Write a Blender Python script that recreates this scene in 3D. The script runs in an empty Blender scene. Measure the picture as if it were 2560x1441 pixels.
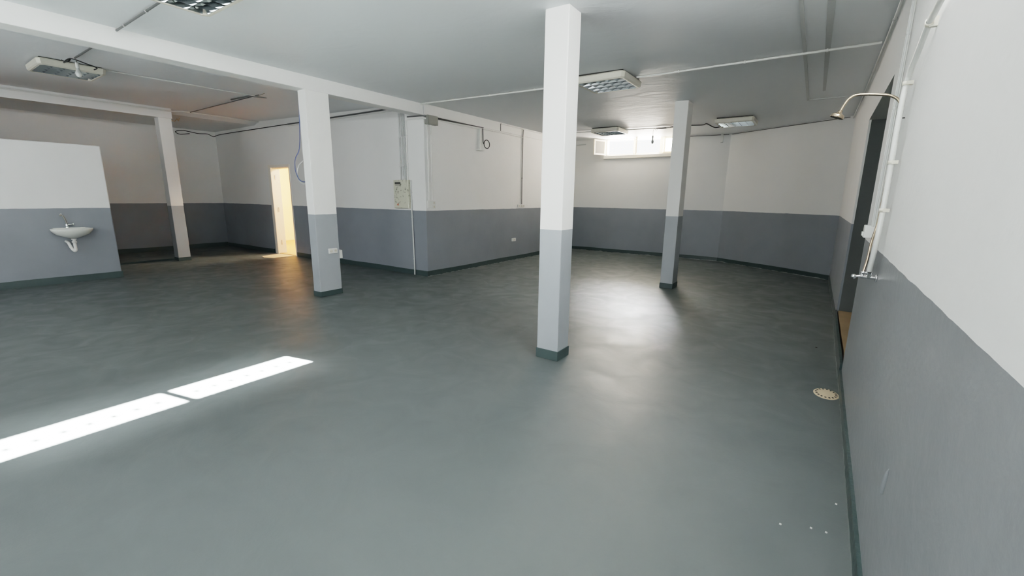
import bpy, bmesh, math, random
from mathutils import Vector, Matrix
random.seed(7)
col = bpy.context.scene.collection
pi = math.pi

# ------------------------------------------------------------------ materials
def new_mat(name):
    m = bpy.data.materials.new(name); m.use_nodes = True
    nt = m.node_tree; b = nt.nodes['Principled BSDF']
    return m, nt, b

def N(nt, t, **kw):
    n = nt.nodes.new(t)
    for k, v in kw.items(): setattr(n, k, v)
    return n

def bump(nt, b, scale, strength, dist=0.01, detail=4, coord=None):
    tc = N(nt, 'ShaderNodeNewGeometry')
    nz = N(nt, 'ShaderNodeTexNoise'); nz.inputs['Scale'].default_value = scale; nz.inputs['Detail'].default_value = detail
    nt.links.new(tc.outputs['Position'], nz.inputs['Vector'])
    bp = N(nt, 'ShaderNodeBump'); bp.inputs['Strength'].default_value = strength; bp.inputs['Distance'].default_value = dist
    nt.links.new(nz.outputs['Fac'], bp.inputs['Height']); nt.links.new(bp.outputs['Normal'], b.inputs['Normal'])
    return nz, bp

def plain(name, c, rough=.5, metal=0, noise=0.06, nscale=30, bstr=0, bscale=60, bdist=.004):
    m, nt, b = new_mat(name)
    g = N(nt, 'ShaderNodeNewGeometry'); nz = N(nt, 'ShaderNodeTexNoise'); nz.inputs['Scale'].default_value = nscale
    nt.links.new(g.outputs['Position'], nz.inputs['Vector'])
    mx = N(nt, 'ShaderNodeMix', data_type='RGBA')
    mx.inputs[6].default_value = (c[0]*(1-noise), c[1]*(1-noise), c[2]*(1-noise), 1)
    mx.inputs[7].default_value = (min(1, c[0]*(1+noise)), min(1, c[1]*(1+noise)), min(1, c[2]*(1+noise)), 1)
    nt.links.new(nz.outputs['Fac'], mx.inputs[0]); nt.links.new(mx.outputs[2], b.inputs['Base Color'])
    b.inputs['Roughness'].default_value = rough; b.inputs['Metallic'].default_value = metal
    if bstr: bump(nt, b, bscale, bstr, bdist)
    return m

def two_tone(name, upper, lower, zline, rough_lo=.42, bs=.10, bscale=14):
    m, nt, b = new_mat(name)
    g = N(nt, 'ShaderNodeNewGeometry'); sp = N(nt, 'ShaderNodeSeparateXYZ')
    nt.links.new(g.outputs['Position'], sp.inputs[0])
    nz = N(nt, 'ShaderNodeTexNoise'); nz.inputs['Scale'].default_value = 6
    nt.links.new(g.outputs['Position'], nz.inputs['Vector'])
    a = N(nt, 'ShaderNodeMath', operation='MULTIPLY_ADD'); a.inputs[1].default_value = .012; a.inputs[2].default_value = -.006
    nt.links.new(nz.outputs['Fac'], a.inputs[0])
    s = N(nt, 'ShaderNodeMath', operation='ADD'); nt.links.new(sp.outputs['Z'], s.inputs[0]); nt.links.new(a.outputs[0], s.inputs[1])
    gt = N(nt, 'ShaderNodeMath', operation='GREATER_THAN'); gt.inputs[1].default_value = zline
    nt.links.new(s.outputs[0], gt.inputs[0])
    n2 = N(nt, 'ShaderNodeTexNoise'); n2.inputs['Scale'].default_value = 2.2; n2.inputs['Detail'].default_value = 6
    nt.links.new(g.outputs['Position'], n2.inputs['Vector'])
    def var(c, v):
        x = N(nt, 'ShaderNodeMix', data_type='RGBA')
        x.inputs[6].default_value = (c[0]*(1-v), c[1]*(1-v), c[2]*(1-v), 1); x.inputs[7].default_value = (c[0]*(1+v), c[1]*(1+v), c[2]*(1+v), 1)
        nt.links.new(n2.outputs['Fac'], x.inputs[0]); return x
    u, l = var(upper, .03), var(lower, .14)
    mx = N(nt, 'ShaderNodeMix', data_type='RGBA')
    nt.links.new(gt.outputs[0], mx.inputs[0]); nt.links.new(l.outputs[2], mx.inputs[6]); nt.links.new(u.outputs[2], mx.inputs[7])
    nt.links.new(mx.outputs[2], b.inputs['Base Color'])
    r = N(nt, 'ShaderNodeMath', operation='MULTIPLY_ADD'); r.inputs[1].default_value = .75-rough_lo; r.inputs[2].default_value = rough_lo
    nt.links.new(gt.outputs[0], r.inputs[0]); nt.links.new(r.outputs[0], b.inputs['Roughness'])
    # plaster relief
    n3 = N(nt, 'ShaderNodeTexNoise'); n3.inputs['Scale'].default_value = bscale; n3.inputs['Detail'].default_value = 8
    nt.links.new(g.outputs['Position'], n3.inputs['Vector'])
    n4 = N(nt, 'ShaderNodeTexNoise'); n4.inputs['Scale'].default_value = 2.5; n4.inputs['Detail'].default_value = 2
    nt.links.new(g.outputs['Position'], n4.inputs['Vector'])
    ad = N(nt, 'ShaderNodeMath', operation='MULTIPLY_ADD'); ad.inputs[1].default_value = 1.6
    nt.links.new(n4.outputs['Fac'], ad.inputs[0]); nt.links.new(n3.outputs['Fac'], ad.inputs[2])
    bp = N(nt, 'ShaderNodeBump'); bp.inputs['Strength'].default_value = bs; bp.inputs['Distance'].default_value = .02
    nt.links.new(ad.outputs[0], bp.inputs['Height']); nt.links.new(bp.outputs['Normal'], b.inputs['Normal'])
    return m

UP = (.80, .792, .775); LO = (.218, .238, .266)
M = {}
M['wall'] = two_tone('painted_wall', UP, LO, 1.105)
M['pillar'] = two_tone('painted_pillar', (.83, .82, .795), (.33, .355, .375), 1.095, bs=.05)
M['rough'] = two_tone('rough_plaster_wall', UP, (.24, .256, .268), 1.085, bs=.16, bscale=20, rough_lo=.38)

def ceiling_mat():
    m, nt, b = new_mat('ceiling_plaster')
    b.inputs['Base Color'].default_value = (.76, .78, .795, 1); b.inputs['Roughness'].default_value = .55
    g = N(nt, 'ShaderNodeNewGeometry')
    mp = N(nt, 'ShaderNodeMapping'); mp.inputs['Scale'].default_value = (1, 1.5, 1)
    nt.links.new(g.outputs['Position'], mp.inputs[0])
    n1 = N(nt, 'ShaderNodeTexNoise'); n1.inputs['Scale'].default_value = 2.6; n1.inputs['Detail'].default_value = 4; n1.inputs['Distortion'].default_value = .8
    nt.links.new(mp.outputs[0], n1.inputs['Vector'])
    bp = N(nt, 'ShaderNodeBump'); bp.inputs['Strength'].default_value = .14; bp.inputs['Distance'].default_value = .05
    nt.links.new(n1.outputs['Fac'], bp.inputs['Height']); nt.links.new(bp.outputs['Normal'], b.inputs['Normal'])
    return m
M['ceiling'] = ceiling_mat()

def floor_mat():
    m, nt, b = new_mat('painted_concrete_floor')
    g = N(nt, 'ShaderNodeNewGeometry')
    n1 = N(nt, 'ShaderNodeTexNoise'); n1.inputs['Scale'].default_value = .8; n1.inputs['Detail'].default_value = 6
    n2 = N(nt, 'ShaderNodeTexNoise'); n2.inputs['Scale'].default_value = 3.2; n2.inputs['Detail'].default_value = 8; n2.inputs['Distortion'].default_value = 1.2
    n3 = N(nt, 'ShaderNodeTexNoise'); n3.inputs['Scale'].default_value = 90; n3.inputs['Detail'].default_value = 3
    for n in (n1, n2, n3): nt.links.new(g.outputs['Position'], n.inputs['Vector'])
    cr = N(nt, 'ShaderNodeValToRGB')
    cr.color_ramp.elements[0].position = .3; cr.color_ramp.elements[0].color = (.084, .098, .098, 1)
    cr.color_ramp.elements[1].position = .7; cr.color_ramp.elements[1].color = (.101, .117, .117, 1)
    nt.links.new(n1.outputs['Fac'], cr.inputs[0]); nt.links.new(cr.outputs[0], b.inputs['Base Color'])
    rr = N(nt, 'ShaderNodeMapRange'); rr.inputs['From Min'].default_value = .3; rr.inputs['From Max'].default_value = .7
    rr.inputs['To Min'].default_value = .38; rr.inputs['To Max'].default_value = .54
    nt.links.new(n2.outputs['Fac'], rr.inputs['Value']); nt.links.new(rr.outputs[0], b.inputs['Roughness'])
    b.inputs['Specular IOR Level'].default_value = .38
    ad = N(nt, 'ShaderNodeMath', operation='MULTIPLY_ADD'); ad.inputs[1].default_value = .12
    nt.links.new(n3.outputs['Fac'], ad.inputs[0]); nt.links.new(n2.outputs['Fac'], ad.inputs[2])
    bp = N(nt, 'ShaderNodeBump'); bp.inputs['Strength'].default_value = .11; bp.inputs['Distance'].default_value = .025
    nt.links.new(ad.outputs[0], bp.inputs['Height']); nt.links.new(bp.outputs['Normal'], b.inputs['Normal'])
    return m
M['floor'] = floor_mat()

def skirt_mat():
    m, nt, b = new_mat('dark_green_grey_skirting_paint')
    g = N(nt, 'ShaderNodeNewGeometry'); sp = N(nt, 'ShaderNodeSeparateXYZ'); nt.links.new(g.outputs['Position'], sp.inputs[0])
    nz = N(nt, 'ShaderNodeTexNoise'); nz.inputs['Scale'].default_value = 7; nz.inputs['Detail'].default_value = 5
    nt.links.new(g.outputs['Position'], nz.inputs['Vector'])
    a = N(nt, 'ShaderNodeMath', operation='MULTIPLY_ADD'); a.inputs[1].default_value = .05; a.inputs[2].default_value = -.0175
    nt.links.new(nz.outputs['Fac'], a.inputs[0])
    lt = N(nt, 'ShaderNodeMath', operation='LESS_THAN'); nt.links.new(sp.outputs['Z'], lt.inputs[0]); nt.links.new(a.outputs[0], lt.inputs[1])
    mx = N(nt, 'ShaderNodeMix', data_type='RGBA'); mx.inputs[6].default_value = (.036, .058, .058, 1); mx.inputs[7].default_value = (.26, .28, .27, 1)
    nt.links.new(lt.outputs[0], mx.inputs[0]); nt.links.new(mx.outputs[2], b.inputs['Base Color'])
    b.inputs['Roughness'].default_value = .4
    bump(nt, b, 18, .4, .01)
    return m
M['skirt'] = skirt_mat()
M['skirt_plain'] = plain('dark_skirting_plain', (.045, .068, .068), .4, bstr=.3, bscale=20)
M['white_pvc'] = plain('white_pvc', (.72, .72, .69), .4)
M['grey_pvc'] = plain('painted_grey_conduit', (.55, .56, .55), .5)
M['dark_pvc'] = plain('dark_conduit', (.10, .105, .105), .5)
M['cream'] = plain('aged_cream_enamel', (.66, .63, .54), .35)
M['black'] = plain('black_cable', (.015, .015, .016), .5)
M['blue'] = plain('blue_cable', (.08, .11, .25), .5)
M['chrome'] = plain('chrome', (.8, .8, .8), .12, 1, .02)
M['brass'] = plain('aged_brass', (.52, .42, .31), .25, 1, .1, 60)
M['darkmetal'] = plain('dark_metal', (.05, .05, .045), .4, .6)
M['ceramic'] = plain('white_ceramic', (.72, .73, .68), .12, 0, .02)
M['mirror'] = plain('polished_aluminium_louver', (.50, .53, .54), .12, 1, .03, 9)
M['tube'] = plain('unlit_fluorescent_tube', (.6, .62, .6), .25)
M['greybox'] = plain('grey_junction_box', (.22, .22, .20), .55)
M['tile'] = plain('tan_floor', (.36, .25, .14), .5, 0, .2, 5)
M['tan'] = plain('pale_tan', (.62, .50, .34), .6, 0, .1, 15)
M['warmroom'] = plain('cream_room_paint', (.84, .72, .52), .7, 0, .02, 2)
M['warmfloor'] = plain('terracotta_floor', (.55, .34, .17), .5, 0, .08, 6)
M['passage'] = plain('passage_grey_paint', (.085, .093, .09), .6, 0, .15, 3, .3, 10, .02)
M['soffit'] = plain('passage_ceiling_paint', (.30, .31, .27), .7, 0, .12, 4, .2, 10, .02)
M['frame'] = plain('off_white_window_frame', (.78, .74, .66), .4)
def translucent_mat(name, c):
    m, nt, b = new_mat(name)
    nz = N(nt, 'ShaderNodeTexNoise'); nz.inputs['Scale'].default_value = 12
    cr = N(nt, 'ShaderNodeValToRGB'); cr.color_ramp.elements[0].color = (c[0]*.93, c[1]*.93, c[2]*.93, 1); cr.color_ramp.elements[1].color = (*c, 1)
    nt.links.new(nz.outputs['Fac'], cr.inputs[0]); nt.links.new(cr.outputs[0], b.inputs['Base Color'])
    b.inputs['Roughness'].default_value = .4
    tr = N(nt, 'ShaderNodeBsdfTranslucent'); nt.links.new(cr.outputs[0], tr.inputs['Color'])
    mx = N(nt, 'ShaderNodeMixShader'); mx.inputs[0].default_value = .5
    nt.links.new(b.outputs[0], mx.inputs[1]); nt.links.new(tr.outputs[0], mx.inputs[2])
    nt.links.new(mx.outputs[0], nt.nodes['Material Output'].inputs['Surface'])
    return m
M['washed_frame'] = translucent_mat('washed_out_window_frame', (.88, .82, .70))  # translucency added so the frame looks washed out against the bright window
M['ceiling_strip'] = plain('darker_ceiling_strip', (.50, .51, .51), .6, bstr=.2, bscale=30)
M['jamb'] = plain('cream_door_casing', (.80, .76, .68), .4)
M['black_hole'] = plain('dark_slot', (.02, .017, .012), .8)
M['red'] = plain('faded_red_print', (.50, .16, .10), .6)
M['print'] = plain('dark_print', (.07, .07, .06), .6)
M['chip'] = plain('white_paint_chip', (.6, .6, .57), .6)

def box_mat():
    m, nt, b = new_mat('stained_cream_box_paint')
    g = N(nt, 'ShaderNodeNewGeometry')
    nz = N(nt, 'ShaderNodeTexNoise'); nz.inputs['Scale'].default_value = 22; nz.inputs['Detail'].default_value = 5
    nt.links.new(g.outputs['Position'], nz.inputs['Vector'])
    cr = N(nt, 'ShaderNodeValToRGB')
    cr.color_ramp.elements[0].position = .30; cr.color_ramp.elements[0].color = (.16, .15, .11, 1)
    cr.color_ramp.elements[1].position = .42; cr.color_ramp.elements[1].color = (.60, .59, .48, 1)
    nt.links.new(nz.outputs['Fac'], cr.inputs[0]); nt.links.new(cr.outputs[0], b.inputs['Base Color'])
    b.inputs['Roughness'].default_value = .5
    return m
M['boxpaint'] = box_mat()

def glass_mat(name, c, trans_rough):
    m, nt, b = new_mat(name)
    nz = N(nt, 'ShaderNodeTexNoise'); nz.inputs['Scale'].default_value = 120
    g = N(nt, 'ShaderNodeNewGeometry'); nt.links.new(g.outputs['Position'], nz.inputs['Vector'])
    bp = N(nt, 'ShaderNodeBump'); bp.inputs['Strength'].default_value = .2; bp.inputs['Distance'].default_value = .002
    nt.links.new(nz.outputs['Fac'], bp.inputs['Height']); nt.links.new(bp.outputs['Normal'], b.inputs['Normal'])
    b.inputs['Base Color'].default_value = (*c, 1); b.inputs['Roughness'].default_value = trans_rough
    b.inputs['Transmission Weight'].default_value = .92; b.inputs['IOR'].default_value = 1.1
    return m
M['frosted'] = glass_mat('frosted_glass', (.98, .86, .62), .5)
M['clearish'] = glass_mat('hazy_glass', (.98, .96, .90), .35)
def emis(name, c, s):
    m, nt, b = new_mat(name)
    b.inputs['Base Color'].default_value = (*c, 1); b.inputs['Emission Color'].default_value = (*c, 1); b.inputs['Emission Strength'].default_value = s
    nz = N(nt, 'ShaderNodeTexNoise'); nz.inputs['Scale'].default_value = 3
    b.inputs['Roughness'].default_value = .6
    return m

# ------------------------------------------------------------------ mesh helpers
class MB:
    def __init__(s): s.v = []; s.f = []; s.mi = []; s.cur = 0; s.smooth = []
    def add(s, vs, fs, smooth=False):
        o = len(s.v); s.v += [tuple(v) for v in vs]
        for f in fs: s.f.append(tuple(i+o for i in f)); s.mi.append(s.cur); s.smooth.append(smooth)
    def box(s, x0, x1, y0, y1, z0, z1):
        vs = [(x0,y0,z0),(x1,y0,z0),(x1,y1,z0),(x0,y1,z0),(x0,y0,z1),(x1,y0,z1),(x1,y1,z1),(x0,y1,z1)]
        s.add(vs, [(0,3,2,1),(4,5,6,7),(0,1,5,4),(1,2,6,5),(2,3,7,6),(3,0,4,7)])
    def prism(s, pts, z0, z1):      # pts: plan polygon counter-clockwise; z1 may be a list
        n = len(pts); zz0 = z0 if isinstance(z0, (list, tuple)) else [z0]*n; zz1 = z1 if isinstance(z1, (list, tuple)) else [z1]*n
        vs = [(p[0], p[1], zz0[i]) for i, p in enumerate(pts)] + [(p[0], p[1], zz1[i]) for i, p in enumerate(pts)]
        fs = [tuple(reversed(range(n))), tuple(range(n, 2*n))] + [(i, (i+1) % n, n+(i+1) % n, n+i) for i in range(n)]
        s.add(vs, fs)
    def tube(s, pts, r, n=10, cap=True):
        P = [Vector(p) for p in pts]; R = r if isinstance(r, (list, tuple)) else [r]*len(P)
        rings = []; prev = None
        for i, p in enumerate(P):
            t = (P[min(i+1, len(P)-1)] - P[max(i-1, 0)]).normalized()
            if prev is None:
                a = Vector((0,0,1)) if abs(t.z) < .9 else Vector((1,0,0)); u = t.cross(a).normalized()
            else:
                u = (prev - t*prev.dot(t)).normalized()
            prev = u; w = t.cross(u)
            rings.append([p + u*(R[i]*math.cos(2*pi*k/n)) + w*(R[i]*math.sin(2*pi*k/n)) for k in range(n)])
        vs = [v for rg in rings for v in rg]; fs = []
        for i in range(len(P)-1):
            for k in range(n): fs.append((i*n+k, i*n+(k+1) % n, (i+1)*n+(k+1) % n, (i+1)*n+k))
        s.add(vs, fs, True)
        if cap: s.add(rings[0], [tuple(reversed(range(n)))]); s.add(rings[-1], [tuple(range(n))])
    def lathe(s, prof, origin=(0,0,0), axis=(0,0,1), n=28):
        ax = Vector(axis).normalized(); a = Vector((0,0,1)) if abs(ax.z) < .9 else Vector((1,0,0))
        u = ax.cross(a).normalized(); w = ax.cross(u); o = Vector(origin)
        vs = []; fs = []
        for (r, h) in prof:
            for k in range(n): vs.append(o + ax*h + u*(r*math.cos(2*pi*k/n)) + w*(r*math.sin(2*pi*k/n)))
        for i in range(len(prof)-1):
            for k in range(n): fs.append((i*n+k, i*n+(k+1) % n, (i+1)*n+(k+1) % n, (i+1)*n+k))
        s.add(vs, fs, True)
    def build(s, name, mats, parent=None, bevel=0, loc=None):
        me = bpy.data.meshes.new(name); 
        off = Vector(loc) if loc is not None else Vector((0,0,0))
        me.from_pydata([tuple(Vector(v)-off) for v in s.v], [], s.f)
        mats = mats if isinstance(mats, (list, tuple)) else [mats]
        for m in mats: me.materials.append(m)
        for p, i, sm in zip(me.polygons, s.mi, s.smooth): p.material_index = i; p.use_smooth = sm
        b = bmesh.new(); b.from_mesh(me); bmesh.ops.recalc_face_normals(b, faces=b.faces); b.to_mesh(me); b.free()
        o = bpy.data.objects.new(name, me); col.objects.link(o); o.location = off
        if parent is not None:
            o.parent = parent; o.location = off - parent_world(parent)
        if bevel:
            md = o.modifiers.new('soft_edges', 'BEVEL'); md.width = bevel; md.segments = 2; md.limit_method = 'ANGLE'
        return o

def parent_world(p):
    w = Vector(p.location)
    while p.parent is not None: p = p.parent; w += Vector(p.location)
    return w

def tag(o, label=None, cat=None, group=None, kind=None):
    if label: o['label'] = label
    if cat: o['category'] = cat
    if group: o['group'] = group
    if kind: o['kind'] = kind
    return o

def thing(name, loc, label, cat, group=None, kind=None):
    o = bpy.data.objects.new(name, None); col.objects.link(o); o.location = loc; o.empty_display_size = .05
    return tag(o, label, cat, group, kind)

def struct(mb, name, mats, label, cat, bevel=0):
    o = mb.build(name, mats, bevel=bevel); return tag(o, label, cat, kind='structure')

def smooth(pts, k=6):      # Catmull-Rom through the points
    P = [Vector(p) for p in pts]; out = []
    for i in range(len(P)-1):
        p0 = P[i-1] if i else P[0]*2-P[1]; p1, p2 = P[i], P[i+1]; p3 = P[i+2] if i+2 < len(P) else P[-1]*2-P[-2]
        for j in range(k):
            t = j/k; out.append(.5*((2*p1)+(p2-p0)*t+(2*p0-5*p1+4*p2-p3)*t*t+(3*p1-p0-3*p2+p3)*t**3))
    return out+[P[-1]]

def zc(x):      # height of the ceiling, which rises a little to the left
    K = [(-13, 2.84), (-10.6, 2.85), (-10.4, 2.92), (-5.5, 2.79), (-5.3, 2.77), (-1.6, 2.70), (.5, 2.698)]
    for (a, za), (b, zb) in zip(K, K[1:]):
        if x <= b: return za+(zb-za)*max(0, (x-a))/(b-a)
    return K[-1][1]

# ------------------------------------------------------------------ the room
YF, YR, XL = 5.2, -2.6, -12.6
XM = -5.28
def wx(y):     # inner face of the right wall
    K = [(-2.8, .262), (0, .280), (1, .288), (2, .303), (3, .318), (4, .33), (6.05, .36), (9.3, .37)]
    for (a, xa), (b, xb) in zip(K, K[1:]):
        if y <= b: return xa+(xb-xa)*(y-a)/(b-a)
    return .37

f = MB(); f.add([(-13, -2.9, 0), (.6, -2.9, 0), (.6, 11, 0), (-13, 11, 0)], [(0, 1, 2, 3)])
f.add([(-13, -2.9, -.1), (.6, -2.9, -.1), (.6, 11, -.1), (-13, 11, -.1)], [(3, 2, 1, 0)])
struct(f, 'floor', M['floor'], 'smooth grey green painted concrete floor of the basement hall', 'floor')

c = MB(); xs = [-13, -10.6, -10.4, -5.5, -5.3, -1.6, .50]
for a, b in zip(xs, xs[1:]):
    c.add([(a, -2.9, zc(a)), (b, -2.9, zc(b)), (b, 11, zc(b)), (a, 11, zc(a)), (a, -2.9, 3.1), (b, -2.9, 3.1), (b, 11, 3.1), (a, 11, 3.1)],
          [(0,3,2,1), (4,5,6,7), (0,1,5,4), (2,3,7,6)])
struct(c, 'ceiling', M['ceiling'], 'wavy grey white plastered ceiling of the hall', 'ceiling')

H = 3.0
DX0, DX1, DZ = -10.16, -9.33, 1.95
w = MB()
w.box(XL-.2, DX0, YF, YF+.18, 0, H); w.box(DX1, XM-.15, YF, YF+.18, 0, H); w.box(DX0, DX1, YF, YF+.18, DZ, H)
struct(w, 'wall_back', M['wall'], 'two tone white and grey wall holding the fuse box and the lit doorway', 'wall')
w = MB(); w.box(XM-.15, XM, YF+.0, 10.7, 0, H)
struct(w, 'wall_middle', M['wall'], 'two tone wall running from the corner with the grey junction box to the far window wall', 'wall')
WX0, WX1, WZ0 = -4.42, -2.55, 2.365
w = MB()
w.box(XM-.15, WX0, 10.5, 10.75, 0, H); w.box(WX1, -1.55, 10.5, 10.75, 0, H); w.box(WX0, WX1, 10.5, 10.75, 0, WZ0); w.box(WX0, WX1, 10.5, 10.75, 2.76, H)
struct(w, 'wall_far', M['wall'], 'far two tone wall below the high strip window', 'wall')
w = MB(); w.prism([(-1.63, 10.48), (.40, 9.20), (.52, 9.36), (-1.5, 10.65)], 0, H)
struct(w, 'wall_far_right', M['wall'], 'slanting two tone wall right of the far strip window', 'wall')
# right wall with passage opening and, above the frame, high slot windows
w = MB()
def rw(y0, y1, z0, z1, T=.16):
    ys = [y0] + [k for k in (-2.8, 0, 1, 2, 3, 4, 6.05) if y0 < k < y1] + [y1]
    for a, b in zip(ys, ys[1:]):
        w.prism([(wx(a), a), (wx(a)+T, a), (wx(b)+T, b), (wx(b), b)], z0, z1)
SY0, SY1, SZ0, SZ1 = -2.2, 2.70, 2.27, 2.62
rw(YR-.2, 4.0, 0, SZ0); rw(YR-.2, SY0, SZ0, H); rw(SY0, SY1, SZ1, H); rw(SY1, 4.0, SZ0, H)
struct(w, 'wall_right', M['rough'], 'roughly plastered two tone wall beside the camera that carries the shower pipes', 'wall')
w = MB(); rw(4.0, 6.05, 2.18, H)
w.prism([(.36, 6.05), (.38, 6.05), (.39, 9.35), (.37, 9.3)], 0, H)
struct(w, 'wall_right_far', M['wall'], 'short two tone wall beyond the passage opening, with the header over the opening', 'wall')
w = MB(); w.box(XL-.2, .6, YR-.15, YR, 0, H); struct(w, 'wall_rear', M['wall'], 'rear wall behind the camera', 'wall')
w = MB(); w.box(XL-.2, XL, YR, YF, 0, H); struct(w, 'wall_left', M['wall'], 'two tone end wall seen left of the slim far pillar', 'wall')
w = MB(); w.box(-9.25, -9.13, YR, 2.15, 0, 2.035)
struct(w, 'wall_partition', M['wall'], 'free standing chest to head high partition wall that carries the sink', 'wall', bevel=.012)

# passage behind the opening
w = MB()
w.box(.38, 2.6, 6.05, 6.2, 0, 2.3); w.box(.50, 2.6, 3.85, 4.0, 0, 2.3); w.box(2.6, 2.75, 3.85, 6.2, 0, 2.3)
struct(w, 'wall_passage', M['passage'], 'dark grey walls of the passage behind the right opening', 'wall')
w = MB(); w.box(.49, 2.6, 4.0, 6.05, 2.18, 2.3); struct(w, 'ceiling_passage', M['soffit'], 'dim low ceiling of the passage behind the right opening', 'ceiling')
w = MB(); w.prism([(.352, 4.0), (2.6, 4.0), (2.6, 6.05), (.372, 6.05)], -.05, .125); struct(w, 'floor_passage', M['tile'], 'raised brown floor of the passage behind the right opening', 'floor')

# warm room behind the lit doorway
w = MB()
w.box(-12.9, -12.75, YF+.18, 8.4, 0, 2.5); w.box(-8.6, -8.45, YF+.18, 8.4, 0, 2.5); w.box(-12.9, -8.45, 8.4, 8.55, 0, 2.5); w.box(-12.9, -8.45, YF+.18, 8.55, 2.5, 2.6)
struct(w, 'wall_side_room', M['warmroom'], 'warmly lit cream walls of the small room behind the doorway', 'wall')
w = MB(); w.box(-12.9, -8.45, YF+.02, 8.55, -.03, .006); struct(w, 'floor_side_room', M['warmfloor'], 'orange tan floor of the lit room behind the doorway', 'floor')

# ceiling beams
w = MB(); w.prism([(-5.50, YR), (-5.295, YR), (-5.295, 5.2), (-5.265, 5.2), (-5.265, 10.5), (-5.50, 10.5)], 2.605, H)
struct(w, 'trim_1', M['wall'], 'long white ceiling beam over the pillar with the double socket', 'beam', bevel=.006)
w = MB(); w.box(-10.62, -10.38, YR, 3.57, 2.74, H); struct(w, 'trim_2', M['wall'], 'second white ceiling beam over the slim far pillar', 'beam')

# skirtings
def skirt(name, pts, h, side_label, t=.012, m='skirt'):
    b = MB()
    P = [Vector((*p, 0)) for p in pts]; 
    for a, c_ in zip(P, P[1:]):
        d = (c_-a).normalized(); n = Vector((-d.y, d.x, 0))*t
        k = max(1, int((c_-a).length/.5))
        for i in range(k):
            p = a+(c_-a)*(i/k); q = a+(c_-a)*((i+1)/k)
            z0 = h+.005*math.sin(p.x*5+p.y*3); z1 = h+.005*math.sin(q.x*5+q.y*3)
            b.add([p, q, q+Vector((0,0,z1)), p+Vector((0,0,z0)), p+n, q+n, q+n+Vector((0,0,z1)), p+n+Vector((0,0,z0))],
                  [(0,1,2,3), (4,5,6,7), (3,2,6,7), (0,1,5,4)] + ([(0,3,7,4)] if i == 0 else []) + ([(1,2,6,5)] if i == k-1 else []))
    return struct(b, name, M[m], side_label, 'baseboard')
skirt('baseboard_back_1', [(DX0-.09, YF), (XL, YF)], .09, 'dark green grey skirting between far left corner and lit doorway', m='skirt_plain')
skirt('baseboard_back_2', [(XM, YF), (DX1+.03, YF)], .09, 'dark green grey skirting below the fuse box', m='skirt_plain')
skirt('baseboard_middle', [(XM, 10.5), (XM, YF-.012)], .09, 'dark green grey skirting with chipped lower edge right of the fuse box corner')
skirt('baseboard_far', [(-1.63, 10.49), (XM, 10.49)], .085, 'dark green grey skirting under the far window')
skirt('baseboard_far_right', [(.38, 9.21), (-1.63, 10.48)], .085, 'dark green grey skirting under the slanting far wall')
skirt('baseboard_right', [(wx(y), y) for y in (-2.6, 0, 1, 2, 3, 4.0)], .082, 'dark green grey skirting along the rough right wall', t=.014)
skirt('baseboard_right_far', [(.36, 6.05), (.37, 9.25)], .085, 'dark green grey skirting beyond the passage step')
skirt('baseboard_step', [(.335, 3.995), (.362, 6.055)], .127, 'dark painted riser of the passage step', t=.02)
skirt('baseboard_left', [(XL, 5.19), (XL, YR)], .10, 'dark green grey skirting of the left end wall', m='skirt_plain')
skirt('baseboard_partition', [(-9.25, 2.15), (-9.13, 2.15), (-9.13, YR)], .10, 'dark green grey skirting of the sink partition', m='skirt_plain')
w = MB(); w.box(-10.80, -10.66, YR, 3.36, 0, .035); struct(w, 'trim_3', M['skirt_plain'], 'low dark kerb on the floor running from the slim far pillar behind the partition', 'kerb')

# ------------------------------------------------------------------ pillars
def pillar(x0, x1, y0, y1, top, label, bh):
    t = thing('square_pillar', ((x0+x1)/2, (y0+y1)/2, 0), label, 'pillar', kind='thing')
    b = MB(); b.box(x0, x1, y0, y1, 0, top); b.build('shaft', M['pillar'], t, bevel=.006)
    b = MB(); e = .006; b.box(x0-e, x1+e, y0-e, y1+e, .001, bh); b.build('base_band', M['skirt_plain'], t, bevel=.003)
    return t
pillar(-1.817, -1.617, 3.055, 3.25, 2.705, 'nearest and tallest white and grey square pillar in the middle of the hall', .085)
pillar(-5.46, -5.30, 3.235, 3.555, 2.61, 'square pillar under the long beam with a double socket low on it', .07)
pillar(-1.817, -1.632, 6.72, 7.0, 2.705, 'shaded grey square pillar standing in front of the far strip window', .08)
pillar(-10.62, -10.42, 3.36, 3.57, 2.75, 'slim leaning looking pillar farthest left behind the sink partition', .07)

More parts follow.
